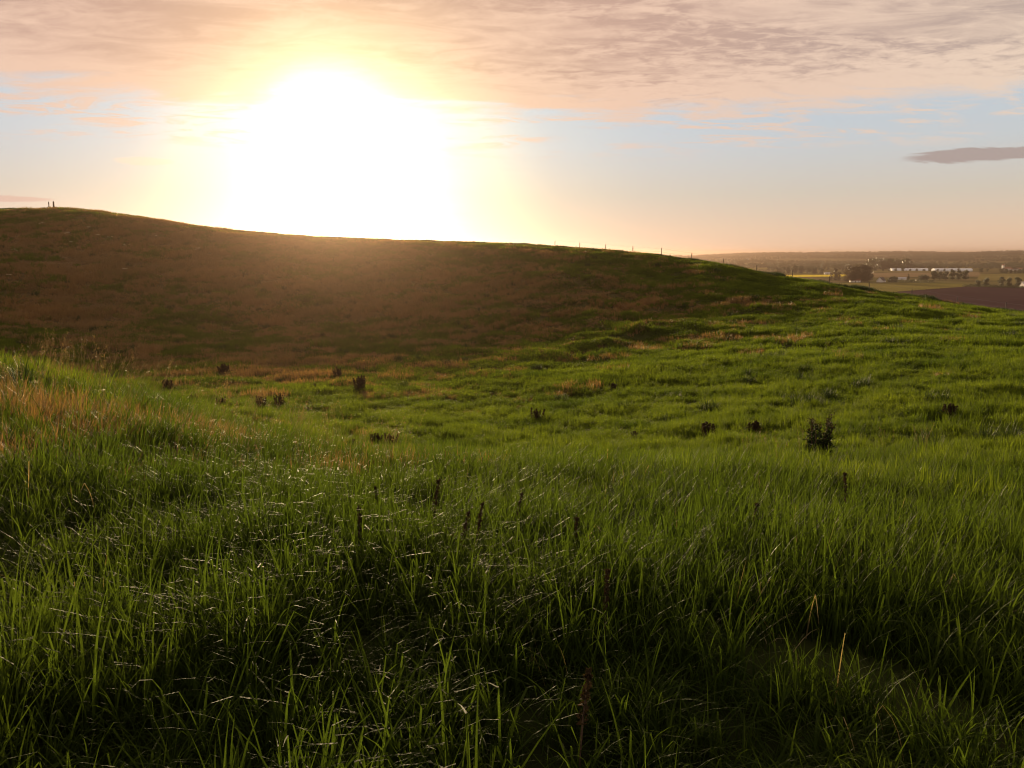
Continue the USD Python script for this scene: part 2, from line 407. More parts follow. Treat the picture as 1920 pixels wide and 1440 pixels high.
def hit(px, py, start=1.2, end=160):
    d = ray(px, py)
    t = np.linspace(start, end, 6000)
    x, y, z = d[0] * t, d[1] * t, d[2] * t
    below = np.nonzero(z < ground(x, y) + 0.15)[0]
    if not len(below):
        i = np.argmin(z - ground(x, y))
    else:
        i = below[0]
    return np.array([x[i], y[i], float(ground(x[i], y[i]))])


for (px, py, w, h) in ((1180, 570, 4.0, 0.9), (1080, 520, 3.5, 0.8), (1000, 590, 5.0, 0.5), (1230, 620, 4.0, 0.5), (1420, 570, 3.5, 0.5), (1120, 640, 5.0, 0.5)):
    p = hit(px, py)
    MOUNDS_new = (p[0], p[1], w, h)
    MOUNDS = MOUNDS + [MOUNDS_new]

# how dry and brown the sward is (a property of the place: banks and trampled spots)
DRY = []
for (px, py, sx, sy, a) in ((60, 480, 34, 36, 0.95), (350, 500, 28, 28, 0.9), (600, 520, 26, 24, 0.9), (850, 540, 14, 16, 0.85), (1040, 560, 9, 8, 0.7), (1170, 575, 8, 6, 0.75), (1120, 610, 9, 4, 0.6), (1440, 570, 5, 3, 0.45),
                            (330, 680, 8, 10, 0.5), (520, 690, 10, 10, 0.6), (780, 715, 8, 7, 0.32), (640, 640, 14, 6, 0.5), (240, 765, 3.6, 3.6, 0.72), (480, 800, 2.8, 3, 0.5), (110, 815, 2.4, 1.8, 0.55), (1850, 1330, 0.55, 0.4, 0.15), (1300, 640, 10, 4, 0.3)):
    p = hit(px, py)
    DRY.append((p[0], p[1], sx, sy, a))


def dryness(x, y):
    d = np.zeros_like(np.asarray(x, float))
    for cx, cy, sx, sy, a in DRY:
        d = np.maximum(d, a * np.exp(-(((x - cx) / sx) ** 2 + ((y - cy) / sy) ** 2)))
    P = np.stack([x, y, 0 * x], -1)
    w = meshkit.fbm(P / 5.0, 4, 21)
    return np.clip(d + (w - 0.5) * 1.1 * (0.24 + d), 0, 1)


# ------------------------------------------------------------------ the ground: one sheet to the horizon
def build_ground():
    a_in = np.radians(np.arange(-44, 44.01, 0.36))
    a_out = np.radians(np.arange(44 + 4, 360 - 44 - 1, 4.0))
    az = np.concatenate([a_in, a_out])
    r = np.concatenate([[0.35], np.geomspace(0.7, 130, 300), np.geomspace(134, 16000, 130)])
    A, R = np.meshgrid(az, r, indexing='ij')
    x, y = R * np.sin(A), R * np.cos(A)
    z = ground(x, y)
    v = np.stack([x, y, z], -1).reshape(-1, 3)
    nA, nR = A.shape
    i, j = np.meshgrid(np.arange(nA), np.arange(nR - 1), indexing='ij')
    i2 = (i + 1) % nA
    q = np.stack([i * nR + j, i * nR + j + 1, i2 * nR + j + 1, i2 * nR + j], -1).reshape(-1, 4)
    f = np.vstack([q[:, [0, 2, 1]], q[:, [0, 3, 2]]])
    n0 = len(v)
    v = np.vstack([v, [[0, 0, float(ground(np.array([0.01]), np.array([0.01]))[0])]]])
    f = np.vstack([f, np.stack([np.arange(nA) * nR, (np.arange(nA) + 1) % nA * nR, np.full(nA, n0)], -1)[:, [0, 2, 1]]])
    m = mat('soil_and_turf', {
        'g': ('geometry', {}), 'at': ('attribute', {'attribute': 'dry'}),
        'n': ('noise_texture', {'scale': 0.9, 'detail': 6, 'roughness': 0.65}), 'n2': ('noise_texture', {'scale': 0.004, 'detail': 3, 'roughness': 0.5}),
        'gr': ('rgb_ramp', {'ramp': [(0.3, (0.014, 0.018, 0.006)), (0.7, (0.034, 0.042, 0.011))]}),
        'dr': ('rgb_ramp', {'ramp': [(0.3, (0.035, 0.026, 0.012)), (0.7, (0.075, 0.052, 0.026))]}),
        'fr': ('rgb_ramp', {'ramp': [(0.36, (0.05, 0.05, 0.02)), (0.46, (0.11, 0.085, 0.045)), (0.54, (0.065, 0.065, 0.026)), (0.62, (0.13, 0.11, 0.05))]}),
        'x': ('mix', {}), 'y': ('mix', {}), 'len': ('vector_math', {'math_type': 'length'}), 'far': ('map_range', {'from_min': 200.0, 'from_max': 500.0, 'clamp': True}),
        'b': ('bump', {'strength': 0.7, 'distance': 0.08}), 'p': ('principled_bsdf', {'roughness': 0.9, 'specular_ior_level': 0.0})},
        [('g.position', 'n.vector'), ('g.position', 'n2.vector'), ('n.fac', 'gr.fac'), ('n.fac', 'dr.fac'), ('n2.fac', 'fr.fac'), ('at.fac', 'x.fac'), ('gr.color', 'x.color1'), ('dr.color', 'x.color2'),
         ('g.position', 'len.vector1'), ('len.value', 'far.value'), ('far.result', 'y.fac'), ('x.color', 'y.color1'), ('fr.color', 'y.color2'), ('y.color', 'p.base_color'), ('n.fac', 'b.height'), ('b.normal', 'p.normal')], surface='p.BSDF')
    me = usdkit.mesh(stage, '/World/ground', (v, f), m, True)
    UsdGeom.PrimvarsAPI(me).CreatePrimvar('dry', Sdf.ValueTypeNames.FloatArray, 'vertex').Set(Vt.FloatArray.FromNumpy(dryness(v[:, 0], v[:, 1]).astype(np.float32)))
    data(me.GetPrim(), kind='structure')


build_ground()

# ------------------------------------------------------------------ grass
def blades(rng, n, size, h0, h1, w0, w1, seg=4, lean=0.35, bend=1.2, kink=0.2, tuft=0):
    """n ribbons that lean, bend and sometimes fold over; returns one mesh."""
    if tuft:
        cc = rng.uniform(-size / 2, size / 2, (tuft, 2))
        b = cc[rng.integers(0, tuft, n)] + rng.normal(0, size * 0.06, (n, 2))
    else:
        b = rng.uniform(-size / 2, size / 2, (n, 2))
    h = h0 + (h1 - h0) * rng.beta(2.0, 2.0, n)
    w = rng.uniform(w0, w1, n)
    phi = rng.uniform(0, 2 * np.pi, n)
    th0 = np.abs(rng.normal(0, lean, n))
    be = rng.gamma(2.0, bend / 2.0, n)
    kk = rng.random(n) < kink
    ks = rng.uniform(0.45, 0.8, n)
    ka = rng.uniform(0.8, 1.9, n)
    twist = rng.normal(0, 0.5, n)
    pos = np.stack([b[:, 0], b[:, 1], np.full(n, -0.03)], -1)
    ring = []
    d = np.stack([np.cos(phi), np.sin(phi), 0 * phi], -1)
    ds = h / seg
    for s in range(seg + 1):
        t = s / seg
        th = np.minimum(th0 + be * t ** 1.8 + np.where(kk & (t > ks), ka, 0), 2.7)
        wid = w * (1 - t) ** 0.6 * (0.75 + 0.5 * min(1, t * 3)) * 0.5
        wt = phi + np.pi / 2 + twist * t
        side = np.stack([np.cos(wt), np.sin(wt), 0 * wt], -1)
        if s < seg:
            ring += [pos - side * wid[:, None], pos + side * wid[:, None]]
        else:
            ring += [pos]
        pos = pos + ds[:, None] * (np.sin(th)[:, None] * d + np.cos(th)[:, None] * [0, 0, 1])
    per = 2 * seg + 1
    v = np.stack(ring, 1).reshape(-1, 3)
    f = []
    for s in range(seg - 1):
        a = 2 * s
        f += [[a, a + 1, a + 3], [a, a + 3, a + 2]]
    f.append([2 * seg - 2, 2 * seg - 1, 2 * seg])
    f = (np.arange(n)[:, None, None] * per + np.array(f)[None]).reshape(-1, 3)
    return v, f


def panicles(rng, n, size, h0, h1):
    """Thin stems that carry a loose feathery head."""
    stems, heads = [], []
    for _ in range(n):
        b = rng.uniform(-size / 2, size / 2, 2)
        h, phi, le = rng.uniform(h0, h1), rng.uniform(0, 6.28), rng.uniform(0.03, 0.3)
        t = np.linspace(0, 1, 6)
        p = np.stack([b[0] + np.cos(phi) * le * h * t ** 2, b[1] + np.sin(phi) * le * h * t ** 2, h * t - 0.02], -1)
        stems.append(tube(p, np.linspace(0.0016, 0.0007, 6), 3))
        for k in range(26):
            q = rng.uniform(0.76, 1.02)
            c = np.array([np.interp(q, t, p[:, i]) for i in range(3)]) + rng.normal(0, 0.011 * (1.25 - abs(q - 0.88) * 5), 3) * [1, 1, 0.6]
            a, bb = rng.normal(0, 1, 3), rng.normal(0, 1, 3)
            a /= np.linalg.norm(a); bb /= np.linalg.norm(bb)
            s = rng.uniform(0.004, 0.009)
            heads.append((np.array([c - a * s * 1.6, c + bb * s * 0.6, c + a * s * 1.6]), np.array([[0, 1, 2]])))
    return join(stems), join(heads)


def instancer(name, label, cat, protos, where):
    """protos: list of [(mesh, material), ...]; where: per proto (positions, yaw, scale)."""
    pi = UsdGeom.PointInstancer.Define(stage, '/World/' + name)
    data(pi.GetPrim(), label, cat, None, 'stuff')
    targets, pos, yaw, sc, idx = [], [], [], [], []
    for i, parts in enumerate(protos):
        path = '/World/%s/source/clump_%03d' % (name, i)
        UsdGeom.Xform.Define(stage, path)
        for k, (me, ma) in enumerate(parts):
            usdkit.mesh(stage, '%s/%s' % (path, ('blades', 'heads', 'bark')[k]), me, ma, False)
        targets.append(path)
        p, a, s = where[i]
        pos.append(p); yaw.append(a); sc.append(s); idx.append(np.full(len(p), i))
    pi.CreatePrototypesRel().SetTargets([Sdf.Path(t) for t in targets])
    pos, yaw, sc, idx = np.vstack(pos), np.concatenate(yaw), np.vstack(sc), np.concatenate(idx)
    # turn about the vertical, then lean each clump with the slope it grows on
    e = 0.5
    gx = (ground(pos[:, 0] + e, pos[:, 1]) - ground(pos[:, 0] - e, pos[:, 1])) / (2 * e)
    gy = (ground(pos[:, 0], pos[:, 1] + e) - ground(pos[:, 0], pos[:, 1] - e)) / (2 * e)
    nrm = np.stack([-gx, -gy, np.ones_like(gx)], -1)
    nrm /= np.linalg.norm(nrm, axis=1, keepdims=True)
    tw, tx, ty = 1 + nrm[:, 2], -nrm[:, 1], nrm[:, 0]
    ln = np.sqrt(tw ** 2 + tx ** 2 + ty ** 2)
    tw, tx, ty = tw / ln, tx / ln, ty / ln
    c, s = np.cos(yaw / 2), np.sin(yaw / 2)
    q = np.stack([tw * c, tx * c + ty * s, ty * c - tx * s, tw * s], -1)
    pi.CreatePositionsAttr(Vt.Vec3fArray.FromNumpy(pos.astype(np.float32)))
    pi.CreateScalesAttr(Vt.Vec3fArray.FromNumpy(sc.astype(np.float32)))
    pi.CreateOrientationsAttr(Vt.QuathArray([Gf.Quath(*map(float, k)) for k in q]))
    pi.CreateProtoIndicesAttr(Vt.IntArray.FromNumpy(idx.astype(np.int32)))
    return pi


def scatter(rng, r0, r1, density, half=0.8):
    area = half * (r1 * r1 - r0 * r0)
    n = int(area * density)
    r = np.sqrt(rng.uniform(r0 * r0, r1 * r1, n))
    a = rng.uniform(-half, half, n)
    return r * np.sin(a), r * np.cos(a)


def beyond_ridge(x, y):
    az = np.arctan2(x, y)
    lim = np.interp(az, np.arctan2(RIDGE_PX - 960, F), RIDGE_Y) / np.cos(az)
    return np.hypot(x, y) > lim + 9


def sow(name, label, cat, seed, protos, r0, r1, density, keep, scale=(0.8, 1.2), half=0.72, tall=None):
    rng = np.random.default_rng(seed)
    x, y = scatter(rng, r0, r1, density, half)
    k = (rng.random(len(x)) < keep(x, y)) & ~beyond_ridge(x, y)
    x, y = x[k], y[k]
    z = ground(x, y)
    s = rng.uniform(scale[0], scale[1], len(x))
    hz = s * (tall(x, y) if tall is not None else 1.0)
    which = rng.integers(0, len(protos), len(x))
    yaw = rng.uniform(0, 6.283, len(x))
    where = []
    for i in range(len(protos)):
        w = which == i
        where.append((np.stack([x[w], y[w], z[w]], -1), yaw[w], np.stack([s[w], s[w], hz[w]], -1)))
    return instancer(name, label, cat, protos, where)


R = np.random.default_rng(11)
near_green = [[(join([blades(R, 80, 0.5, 0.25, 0.68, 0.007, 0.0145, 6, 0.42, 1.45, 0.5, 8), blades(R, 14, 0.6, 0.3, 0.6, 0.006, 0.011, 6, 0.95, 0.9, 0.5), blades(R, 16, 0.55, 0.2, 0.45, 0.006, 0.012, 6, 0.7, 1.6, 0.6), blades(R, 50, 0.5, 0.15, 0.42, 0.004, 0.008, 4, 0.35, 1.0, 0.3)]), M['green'])] for _ in range(10)]
near_straw = [[(join([blades(R, 6, 0.5, 0.25, 0.55, 0.004, 0.008, 6, 0.7, 1.4, 0.7), blades(R, 3, 0.5, 0.3, 0.6, 0.002, 0.0035, 6, 1.0, 0.7, 0.4)]), M['straw'])] for _ in range(6)]
mid_green = [[(blades(R, 300, 0.95, 0.14, 0.46, 0.008, 0.016, 3, 0.5, 1.3, 0.25, 9), M['green_far'])] for _ in range(8)]
mid_dry = [[(blades(R, 260, 0.95, 0.16, 0.5, 0.005, 0.011, 3, 0.32, 0.9, 0.12, 12), M['dry'])] for _ in range(6)]
far_green = [[(blades(R, 300, 1.3, 0.12, 0.38, 0.014, 0.028, 2, 0.35, 0.9, 0.05, 20), M['green_far'])] for _ in range(6)]
far_dry = [[(blades(R, 300, 1.3, 0.12, 0.40, 0.012, 0.024, 2, 0.35, 0.9, 0.05, 20), M['dry'])] for _ in range(6)]
seedy = []
for _ in range(5):
    st, hd = panicles(R, 12, 0.8, 0.45, 0.85)
    seedy.append([(st, M['straw']), (hd, M['panicle'])])


def tallness(scale, lo, hi, seed):
    return lambda x, y: lo + (hi - lo) * np.clip((meshkit.fbm(np.stack([x / scale, y / scale, 0 * x], -1), 3, seed) - 0.25) * 2, 0, 1)


sow('meadow_grass', 'long green meadow grass filling the foreground bank', 'grass', 1, near_green, 0.7, 17, 34.0, lambda x, y: (1 - 0.5 * dryness(x, y)) * np.clip((17 - np.hypot(x, y)) / 9, 0, 1) * (0.5 + 0.7 * np.clip((meshkit.fbm(np.stack([x / 0.65, y / 0.65, 0 * x], -1), 3, 91) - 0.33) * 3, 0, 1)), scale=(0.5, 0.82), tall=tallness(0.6, 0.6, 1.4, 31), half=0.8)
sow('dry_straw', 'pale dry straws and bent dead blades among the foreground grass', 'dry grass', 2, near_straw, 0.7, 16, 3.6, lambda x, y: 0.3 + 0.7 * dryness(x, y), scale=(0.5, 0.85), half=0.8)
sow('brown_meadow_grass', 'brownish tall grass on the near bank', 'grass', 3, mid_dry, 2.0, 36, 5.5, lambda x, y: np.clip(1.35 * dryness(x, y) - 0.1, 0, 1), scale=(0.55, 0.9), tall=tallness(2.5, 0.7, 1.2, 33))
sow('pasture_grass', 'green pasture grass across the hollow behind the near bank', 'grass', 4, mid_green, 5, 42, 8.0, lambda x, y: (1 - 0.75 * dryness(x, y)) * np.clip((np.hypot(x, y) - 4) / 8, 0, 1), scale=(0.55, 0.95), tall=tallness(0.9, 0.35, 1.6, 35))
sow('hillside_grass', 'short green grass covering the far slope and ridge', 'grass', 5, far_green, 36, 128, 2.3, lambda x, y: 1 - 0.9 * dryness(x, y), tall=tallness(2.0, 0.5, 1.5, 37))
sow('brown_hillside_grass', 'dry russet grass on the bank below the sun', 'dry grass', 6, far_dry, 34, 128, 2.3, lambda x, y: dryness(x, y), tall=tallness(2.0, 0.4, 1.7, 39))
sow('flowering_grass', 'feathery seed heads of grass standing above the left bank', 'grass', 7, seedy, 4, 17, 0.9, lambda x, y: np.clip(0.1 + 0.9 * (x < -0.12 * y), 0, 1) * (0.35 + 0.65 * dryness(x, y)))

tuss = [[(blades(R, 190, 0.55, 0.25, 0.6, 0.008, 0.018, 3, 0.45, 1.0, 0.2, 5), M['verge'])] for _ in range(4)]
sow('dark_tussock_grass', 'scattered dark rank tussocks of grass dotting the pasture and the bank', 'grass', 8, tuss, 10, 104, 0.075, lambda x, y: 0.3 + 0.7 * (meshkit.fbm(np.stack([x / 9, y / 9, 0 * x], -1), 3, 71) > 0.5), scale=(0.5, 1.3))


def verge():
    rng = np.random.default_rng(50)
    px = rng.uniform(-150, 2100, 2000)
    yy = np.interp(px, RIDGE_PX, RIDGE_Y) + rng.normal(0.5, 1.1, 2000)
    x = (px - 960) / F * yy
    protos = [[(blades(rng, 240, 0.9, 0.25, 0.75, 0.012, 0.03, 3, 0.45, 0.9, 0.15, 8), M['verge'])] for _ in range(4)]
    z = ground(x, yy)
    k = meshkit.fbm(np.stack([px / 22, yy * 0, yy * 0], -1), 3, 61)
    h = 0.45 + 1.3 * np.clip(k - 0.25, 0, 1) * np.clip((px - 1200) / 250, 0.42, 1)
    w = rng.integers(0, 4, 2000)
    where = [(np.stack([x[w == i], yy[w == i], z[w == i]], -1), rng.uniform(0, 6.28, (w == i).sum()), np.stack([h[w == i] * 0 + 1, h[w == i] * 0 + 1, h[w == i]], -1)) for i in range(4)]
    instancer('verge_grass', 'dark rank grass growing along the fence on the ridge', 'grass', protos, where)


verge()

# ------------------------------------------------------------------ fences on the ridge
def post_mesh(rng, h, r):
    n = 7
    t = np.linspace(0, 1, n)
    p = np.stack([0.02 * rng.normal(0, 1) * t + 0 * t, 0.02 * rng.normal(0, 1) * t, -0.25 + (h + 0.25) * t], -1)
    v, f = tube(p, r * (1 + 0.06 * rng.normal(0, 1, n)) * np.where(t > 0.97, 0.85, 1), 8)
    return v, f


def wire_between(a, b, sag=0.03, r=0.004):
    t = np.linspace(0, 1, 7)[:, None]
    p = a * (1 - t) + b * t
    p[:, 2] -= sag * 4 * (t * (1 - t))[:, 0]
    return tube(p, r, 4)


def make_fence(name, label, cat, feet, heights, radius, wires, seed):
    rng = np.random.default_rng(seed)
    root = thing(name, label, cat, feet[0])
    o = np.array(feet[0])
    tops = []
    for p, h, r in zip(feet, heights, radius):
        v, f = post_mesh(rng, h, r)
        lean = rng.normal(0, 0.035, 2)
        v[:, :2] += v[:, 2:3] * lean
        part('fence_post', (v + (np.array(p) - o), f), M['wood'], root)
        tops.append((np.array(p) - o, lean))
    for hw in wires:
        for (a, la), (b, lb) in zip(tops[:-1], tops[1:]):
            pa = a + [la[0] * hw + 0.0, la[1] * hw - 0.06, hw]
            pb = b + [lb[0] * hw, lb[1] * hw - 0.06, hw]
            part('fence_wire', wire_between(pa, pb), M['wire'], root)
    return root


feet = []
for k in range(-1, 14):
    x, y = 8.8 + 3.07 * k, 104 - 2.575 * k
    feet.append((x, y, float(ground(np.array([x]), np.array([y]))[0])))
frng = np.random.default_rng(5)
make_fence('wire_fence', 'wire fence on thin wooden posts running down the grassy ridge above the valley', 'fence', feet, 0.98 + 0.07 * frng.normal(0, 1, 15), [0.04] * 15, (0.55, 0.98), 4)
feet = []
for px in (91.5, 100.5):
    d = ray(px, 386)
    yy = np.interp(px, RIDGE_PX, RIDGE_Y) + 0.5
    x, y = d[0] / d[1] * yy, yy
    feet.append((x, y, float(ground(np.array([x]), np.array([y]))[0])))
make_fence('gate_posts', 'two old wooden posts side by side on top of the left hill', 'gate posts', feet, [1.2, 1.25], [0.07, 0.11], (0.75,), 8)


# ------------------------------------------------------------------ weeds and flowers
def flakes(rng, centres, s0, s1, stretch=1.0):
    n = len(centres)
    a, b = rng.normal(0, 1, (n, 3)), rng.normal(0, 1, (n, 3))
    a[:, 2] *= stretch
    a /= np.linalg.norm(a, axis=1, keepdims=True); b /= np.linalg.norm(b, axis=1, keepdims=True)
    s = rng.uniform(s0, s1, (n, 1))
    v = np.stack([centres - a * s - b * s * 0.35, centres + b * s * 0.5, centres + a * s, centres - b * s * 0.45], 1).reshape(-1, 3)
    f = (np.arange(n)[:, None, None] * 4 + np.array([[0, 1, 2], [0, 2, 3]])[None]).reshape(-1, 3)
    return v, f


def broad_leaf(rng, L, W, phi, th):
    t = np.linspace(0, 1, 7)
    ang = th + 1.1 * t
    p = np.concatenate([[[0, 0]], np.cumsum(np.stack([np.sin(ang), np.cos(ang)], -1)[:-1] * L / 6, 0)])
    w = W * np.sin(np.pi * np.clip(t * 0.95 + 0.04, 0, 1)) ** 0.8
    wav = 0.012 * np.sin(t * 14 + rng.uniform(0, 6))
    l = np.stack([p[:, 0], -w, p[:, 1] + wav], -1)
    c = np.stack([p[:, 0], 0 * w, p[:, 1] - 0.15 * w], -1)
    r = np.stack([p[:, 0], w, p[:, 1] - wav], -1)
    v = np.vstack([l, c, r])
    f = []
    for i in range(6):
        for k in (0, 7):
            f += [[k + i, k + i + 1, k + i + 8], [k + i, k + i + 8, k + i + 7]]
    cs, sn = math.cos(phi), math.sin(phi)
    return v @ np.array([[cs, sn, 0], [-sn, cs, 0], [0, 0, 1]]), np.array(f)


def make_dock(cname, seed, nstem, h, dense, leaves=True, leafmat='dock_leaf', headmat='dock', low=0.3, fat=0.06):
    rng = np.random.default_rng(seed)
    c = klass(cname)
    for i in range(nstem):
        phi, le = rng.uniform(0, 6.28), rng.uniform(0.03, 0.24) * h
        b = rng.normal(0, 0.06, 2)
        hh = h * rng.uniform(0.75, 1.05)
        t = np.linspace(0, 1, 8)
        p = np.stack([b[0] + np.cos(phi) * le * t ** 1.4, b[1] + np.sin(phi) * le * t ** 1.4, hh * t - 0.04], -1)
        st = part('stem', tube(p, np.linspace(0.008, 0.003, 8), 5), M['stem'], c)
        n = int(dense * rng.uniform(0.8, 1.2))
        q = low + (1 - low) * rng.random(n) ** 0.9
        cen = np.stack([np.interp(q, t, p[:, k]) for k in range(3)], -1)
        whorl = 0.55 + 0.45 * np.sin(q * 46 + rng.uniform(0, 6)) ** 2
        rad = fat * whorl[:, None] * np.sqrt(rng.random((n, 1))) * (1.15 - q[:, None])
        an = rng.uniform(0, 6.28, n)
        cen[:, :2] += np.stack([np.cos(an), np.sin(an)], -1) * (rad * 1.7 + 0.006)
        cen[:, 2] += np.abs(rad[:, 0]) * 0.6
        part('seed_head', flakes(rng, cen, 0.012, 0.026), M[headmat], c)
    if leaves:
        for i in range(9):
            part('leaf', broad_leaf(rng, rng.uniform(0.2, 0.38), rng.uniform(0.03, 0.055), rng.uniform(0, 6.28), rng.uniform(0.2, 0.8)), M[leafmat], c)
    return c


def make_thistle(cname, seed, h, nstem):
    rng = np.random.default_rng(seed)
    c = klass(cname)
    for i in range(nstem):
        phi, le = rng.uniform(0, 6.28), rng.uniform(0.02, 0.22) * h
        hh = h * rng.uniform(0.7, 1.05)
        t = np.linspace(0, 1, 8)
        p = np.stack([np.cos(phi) * (0.05 + le * t), np.sin(phi) * (0.05 + le * t), hh * t - 0.04], -1)
        part('stem', tube(p, np.linspace(0.009, 0.004, 8), 5), M['stem'], c)
        lv = []
        for k in range(40):
            q = rng.uniform(0.05, 0.97)
            L = 0.22 * (1.15 - q) * rng.uniform(0.6, 1.1)
            v, f = broad_leaf(rng, L, L * 0.3, rng.uniform(0, 6.28), rng.uniform(0.3, 0.9))
            v = v + [np.interp(q, t, p[:, j]) for j in range(3)]
            lv.append((v, f))
        data(part('leaves', join(lv), M['thistle'], c), kind='stuff')
        cen = p[-1] + rng.normal(0, 0.02, (30, 3))
        part('flower_bud', flakes(rng, cen, 0.01, 0.018), M['dock'], c)
    return c


def make_umbel(cname, seed, h):
    rng = np.random.default_rng(seed)
    c = klass(cname)
    for i in range(4):
        phi, le = rng.uniform(0, 6.28), rng.uniform(0.08, 0.3) * h
        hh = h * rng.uniform(0.75, 1.05)
        t = np.linspace(0, 1, 6)
        p = np.stack([np.cos(phi) * le * t, np.sin(phi) * le * t, hh * t - 0.04], -1)
        part('stem', tube(p, np.linspace(0.006, 0.003, 6), 4), M['stem'], c)
        cen = []
        for k in range(9):
            a, r = k * 2.4, 0.05 * math.sqrt(k / 9.0) * 1.6
            o = p[-1] + [math.cos(a) * r, math.sin(a) * r, 0.03 - 0.25 * r]
            cen.append(o + rng.normal(0, 0.008, (12, 3)) * [1, 1, 0.4])
        part('flower_umbel', flakes(rng, np.vstack(cen), 0.007, 0.012, 0.2), M['petal'], c)
    return c


dockA, dockB, dockC = make_dock('dock_a', 1, 11, 0.62, 330, low=0.12), make_dock('dock_b', 2, 9, 0.55, 330, low=0.12), make_dock('dock_c', 3, 12, 0.5, 300, low=0.1)
spike = make_dock('dock_d', 4, 1, 0.72, 120, leaves=False, low=0.5, fat=0.012)
bunch = make_dock('dock_e', 6, 1, 0.62, 110, leaves=False, low=0.5, fat=0.02)
thistle = make_thistle('thistle_a', 5, 0.72, 12)
umbelA, umbelB = make_umbel('umbel_a', 7, 0.75), make_umbel('umbel_b', 8, 0.6)
wrng = np.random.default_rng(77)
G = 'dark dock plants in the hollow'
for (px, py, src, h, label) in (
        (676, 733, dockA, 30, 'dark brown dock plant standing alone in the hollow, below and right of the sun'),
        (1006, 787, dockB, 26, 'dark dock plant standing alone on bright green grass in mid field'),
        (421, 703, dockC, 22, 'slim dark dock plant in the brown hollow, left of the sun'),
        (489, 765, dockA, 25, 'round dark dock plant behind the near grass, left one of a close pair'),
        (525, 756, dockB, 20, 'smaller dark dock plant, right one of a close pair behind the near grass'),
        (314, 727, dockC, 18, 'low dark dock plant at the edge of the tall left bank'),
        (362, 752, dockB, 16, 'small dark dock plant just behind the tall left bank'),
        (416, 757, dockB, 16, 'small dark dock plant between the left bank and the close pair'),
        (634, 705, dockB, 18, 'thin dark dock plant just left of the lone one in the hollow'),
        (660, 837, dockA, 22, 'dark dock plant with a pale stone-like head, at the rim of the near grass'),
        (704, 830, dockC, 24, 'dark dock plant in the rim of the near grass, second from the left of three'),
        (732, 832, dockB, 26, 'dark dock plant in the rim of the near grass, rightmost of three'),
        (1190, 815, dockC, 14, 'low dark dock plant sunk in the grass right of the mid-field one'),
        (1326, 812, dockC, 26, 'broad dark dock clump left of the tall thistle'),
        (1414, 805, dockC, 22, 'smaller dark dock clump between the broad clump and the tall thistle'),
        (1212, 852, dockB, 22, 'dark dock plant in the long grass below the mid-field one'),
        (1780, 775, dockC, 22, 'dark low dock clump on the right slope of the meadow'),
        (1150, 728, dockC, 14, 'dark low dock clump at the far edge of the bright green grass'),
        (588, 727, dockC, 12, 'flat dark dock clump in the hollow under the sun'),
        (478, 800, dockC, 24, 'wide dark dock clump under the close pair, half hidden by near grass')):
    p = hit(px, py, 4.0)
    dist = np.linalg.norm(p)
    hm = {id(dockA): 0.62, id(dockB): 0.55, id(dockC): 0.5}[id(src)]
    s = np.clip(h / F * dist / hm * 1.25, 0.45, 1.6)
    copy_of(src, 'dock_plant', label, 'dock plant', p, wrng.uniform(0, 6.28), (s * (1.3 if src is dockC else 1.0), s * (1.3 if src is dockC else 1.0), s), G)
p = hit(1532, 862, 4.0)
copy_of(thistle, 'thistle', 'tall dark leafy thistle standing alone in the green slope on the right', 'thistle', p, 0.4, 1.25)
names = ('leftmost', 'second from the left', 'third from the left', 'fourth from the left', 'fifth from the left', 'sixth from the left', 'seventh from the left', 'eighth from the left', 'ninth from the left', 'tenth from the left')
SP = ((693, 1000), (727, 930), (803, 960), (838, 1010), (862, 985), (951, 940), (1062, 985), (1112, 1095), (1392, 960), (1582, 905))
for i, (px, py) in enumerate(SP):
    p = hit(px, py + 45, 2.0)
    copy_of(spike, 'dock_spike', 'thin brown dock spike in the foreground grass, %s' % names[i], 'dock plant', p, wrng.uniform(0, 6.28), wrng.uniform(0.5, 0.72), 'dock spikes in the foreground')
p = hit(1055, 1330, 1.4)
copy_of(bunch, 'withered_dock', 'withered brown dock stem leaning in the grass at bottom centre', 'dock plant', p, 2.0, (0.6, 0.6, 0.62))
UM = ((80, 432, 'white cow parsley high on the left hill, under the two posts'), (135, 462, 'white cow parsley on the left hill, in the largest patch'), (127, 452, 'white cow parsley on the left hill, left in the largest patch'),
      (168, 434, 'white cow parsley high on the left hill, right of the posts'), (208, 458, 'white cow parsley on the left hill, left of two close ones'), (183, 450, 'white cow parsley on the left hill, between two patches'),
      (238, 476, 'white cow parsley half way up the left hill'), (293, 450, 'white cow parsley near the skyline of the left hill'), (371, 482, 'white cow parsley nearest the sun on the left hill'),
      (237, 514, 'white cow parsley lowest on the left hill'), (28, 482, 'white cow parsley on the left hill at the edge of the picture'), (16, 524, 'single white cow parsley low at the left edge of the hill'))
for i, (px, py, label) in enumerate(UM):
    p = hit(px, py, 40)
    copy_of((umbelA, umbelB)[i % 2], 'cow_parsley', label, 'cow parsley', p, wrng.uniform(0, 6.28), wrng.uniform(1.2, 1.7), 'white flowers on the left hill')
for i, (px, py, label) in enumerate(((70, 730, 'white cow parsley in the tall grass of the left bank, leftmost'), (182, 745, 'white cow parsley in the tall grass of the left bank, right of another'), (398, 800, 'white cow parsley at the right end of the tall left bank'))):
    p = hit(px, py, 4)
    copy_of(umbelB, 'cow_parsley', label, 'cow parsley', p, wrng.uniform(0, 6.28), 0.5, 'white flowers on the left bank')

# ------------------------------------------------------------------ the valley: fields, trees, farms
def plain_at(px, py, up=0.0):
    d = ray(px, py)
    t = (PLAIN + up) / d[2]
    return np.array([d[0] * t, d[1] * t, PLAIN + up])


